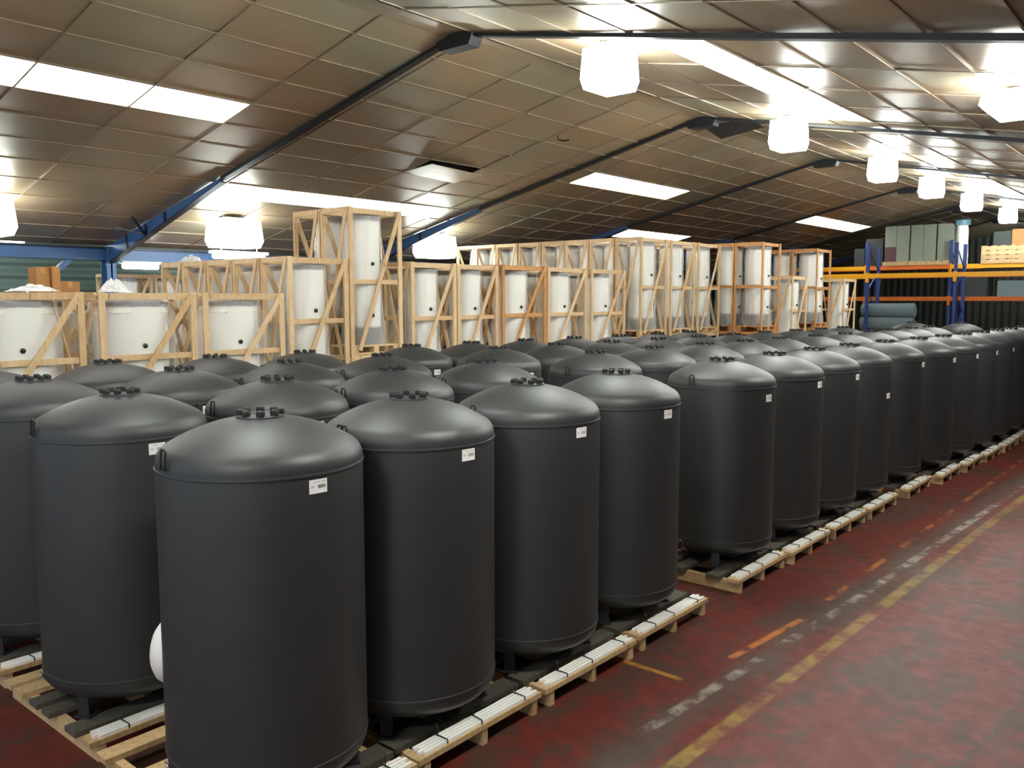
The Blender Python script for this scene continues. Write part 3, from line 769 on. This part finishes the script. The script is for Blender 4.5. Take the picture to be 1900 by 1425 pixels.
# load pallets and goods on the first rack
def load_pallet(x, y, z, label, wx=1.2, wy=1.3):
    t_ = thing('load_pallet', label, 'pallet', (x, y, z), 0, 'pallets on the racks')
    for k in range(5): mk('top_board', board_mesh(.16, wy, .022, 'pallet_pine'), t_, (-wx/2+.08+(wx-.16)*k/4, 0, .14))
    for yy in (-wy/2+.05, 0, wy/2-.05): MB().box(-wx/2, wx/2, yy-.045, yy+.045, 0, .118).obj('bearer', 'pallet_pine', t_)
def crate_box(x, y, z, sx_, sy_, sz_, mat, name, label, cat, grp, split=None):
    t_ = thing(name, label, cat, (x, y, z), 0, grp)
    if split:
        MB().box(-sx_/2, sx_/2, -sy_/2, sy_/2, 0, sz_*split).obj('lower_half', 'maroon_box', t_)
        MB().box(-sx_/2, sx_/2, -sy_/2, sy_/2, sz_*split, sz_).obj('upper_half', mat, t_)
    else: MB().box(-sx_/2, sx_/2, -sy_/2, sy_/2, 0, sz_).obj('body', mat, t_)
    MB().box(-sx_/2+.02, sx_/2-.02, -sy_/2+.02, sy_/2-.02, sz_, sz_+.012).obj('lid', mat, t_)
    return t_
zb0 = zg+.07
yc = YR2+.52
xg = [-9.50, -9.11, -8.65, -8.24, -7.80, -7.37]
load_pallet((xg[0]+xg[2])/2, yc, zb0, 'left load pallet under the grey boxes on the rack', xg[2]-xg[0]-.02)
load_pallet((xg[2]+xg[5])/2, yc, zb0, 'right load pallet under the grey boxes on the rack', xg[5]-xg[2]-.02)
zt5 = 5.34
for k in range(5):
    gap = .05 if k in (1, 3) else .012
    crate_box((xg[k]+xg[k+1])/2-gap/2, YR2+.50, zb0+.14, xg[k+1]-xg[k]-gap, .8, zt5-zb0-.14, 'grey_box', 'grey_box', 'tall pale grey box on the rack, %s from left' % ORD[k], 'box', 'grey boxes on the rack', .42 if k == 0 else None)
# film-wrapped item with blue top at the end of the boxes
xw = -7.15
t_ = thing('wrapped_bundle', 'film-wrapped bundle with a blue top beside the grey boxes', 'bundle', (xw, YR2+.50, zb0))
MB().lathe([(.20, 0), (.20, .3), (.18, .7), (.19, 1.15), (.17, 1.35)], 14, jit=lambda i, a: .08*math.sin(4*a+i)).obj('body', 'white_jacket', t_, True)
MB().lathe([(.23, 1.30), (.24, 1.46), (.18, 1.50), (.001, 1.52)], 14, jit=lambda i, a: .06*math.sin(5*a+i)).obj('film_hood', 'blue_film', t_, True)
# darker goods left of the boxes
xl_ = [-10.55, -10.16, -9.54]
for k in range(2): crate_box((xl_[k]+xl_[k+1])/2, YR2+.50, zb0, xl_[k+1]-xl_[k]-.04, .8, [.62, .95][k], 'dark_goods', 'dark_box', 'dark box at the left end of the rack top, %s one' % ['smaller', 'taller'][k], 'box', 'dark boxes on the rack')
# stacked empty pallets right of the boxes
xp = -5.80
for k in range(4): load_pallet(xp, yc, zb0+.142*k, 'empty wooden pallet on the rack right of the boxes, %s from below' % ORD[k], 1.25)
crate_box(xp-.1, YR2+.5, zb0+.57, .5, .6, .45, 'dark_goods', 'dark_box', 'small dark bundle on top of the stacked empty pallets', 'box', 'dark boxes on the rack')
crate_box(xp+.47, YR2+.5, zb0+.57, .6, .6, .5, 'carton', 'carton', 'carton on top of the stacked empty pallets at the edge', 'box', 'boxes on the rear rack')
# folded blankets rolled on the lower level
xb0, xb1 = -9.78, -8.01
load_pallet((xb0+xb1)/2, YR+.55, 1.62, 'load pallet under the grey rolls on the lower rack level', xb1-xb0)
for k in range(2):
    r_ = .24; z_ = 1.76+.26+k*.44
    o = MB().lathe([(r_*.9, -(xb1-xb0)/2+.05), (r_, -(xb1-xb0)/2+.10), (r_, (xb1-xb0)/2-.10), (r_*.9, (xb1-xb0)/2-.05)], 20, (0, 0, 0), 'x', jit=lambda i, a: .05*math.sin(3*a+i)).obj('fabric_roll', 'blanket', smooth=True, loc=((xb0+xb1)/2+.03*k, YR+.35, z_))
    tag(o, 'grey wrapped roll on the lower rack level, %s' % ['bottom one', 'top one'][k], 'roll', 'grey rolls on the rack')
    # end caps pale
for k in range(3): crate_box(xs2[2]+.7+1.1*k, YR2+.5, 2.92, .8, .9, [.8, .5, .9][k], ['dark_goods', 'blanket', 'dark_goods'][k], 'dark_box', 'goods box on the rear rack orange beam, %s from left' % ORD[k], 'box', 'boxes on the rear rack')
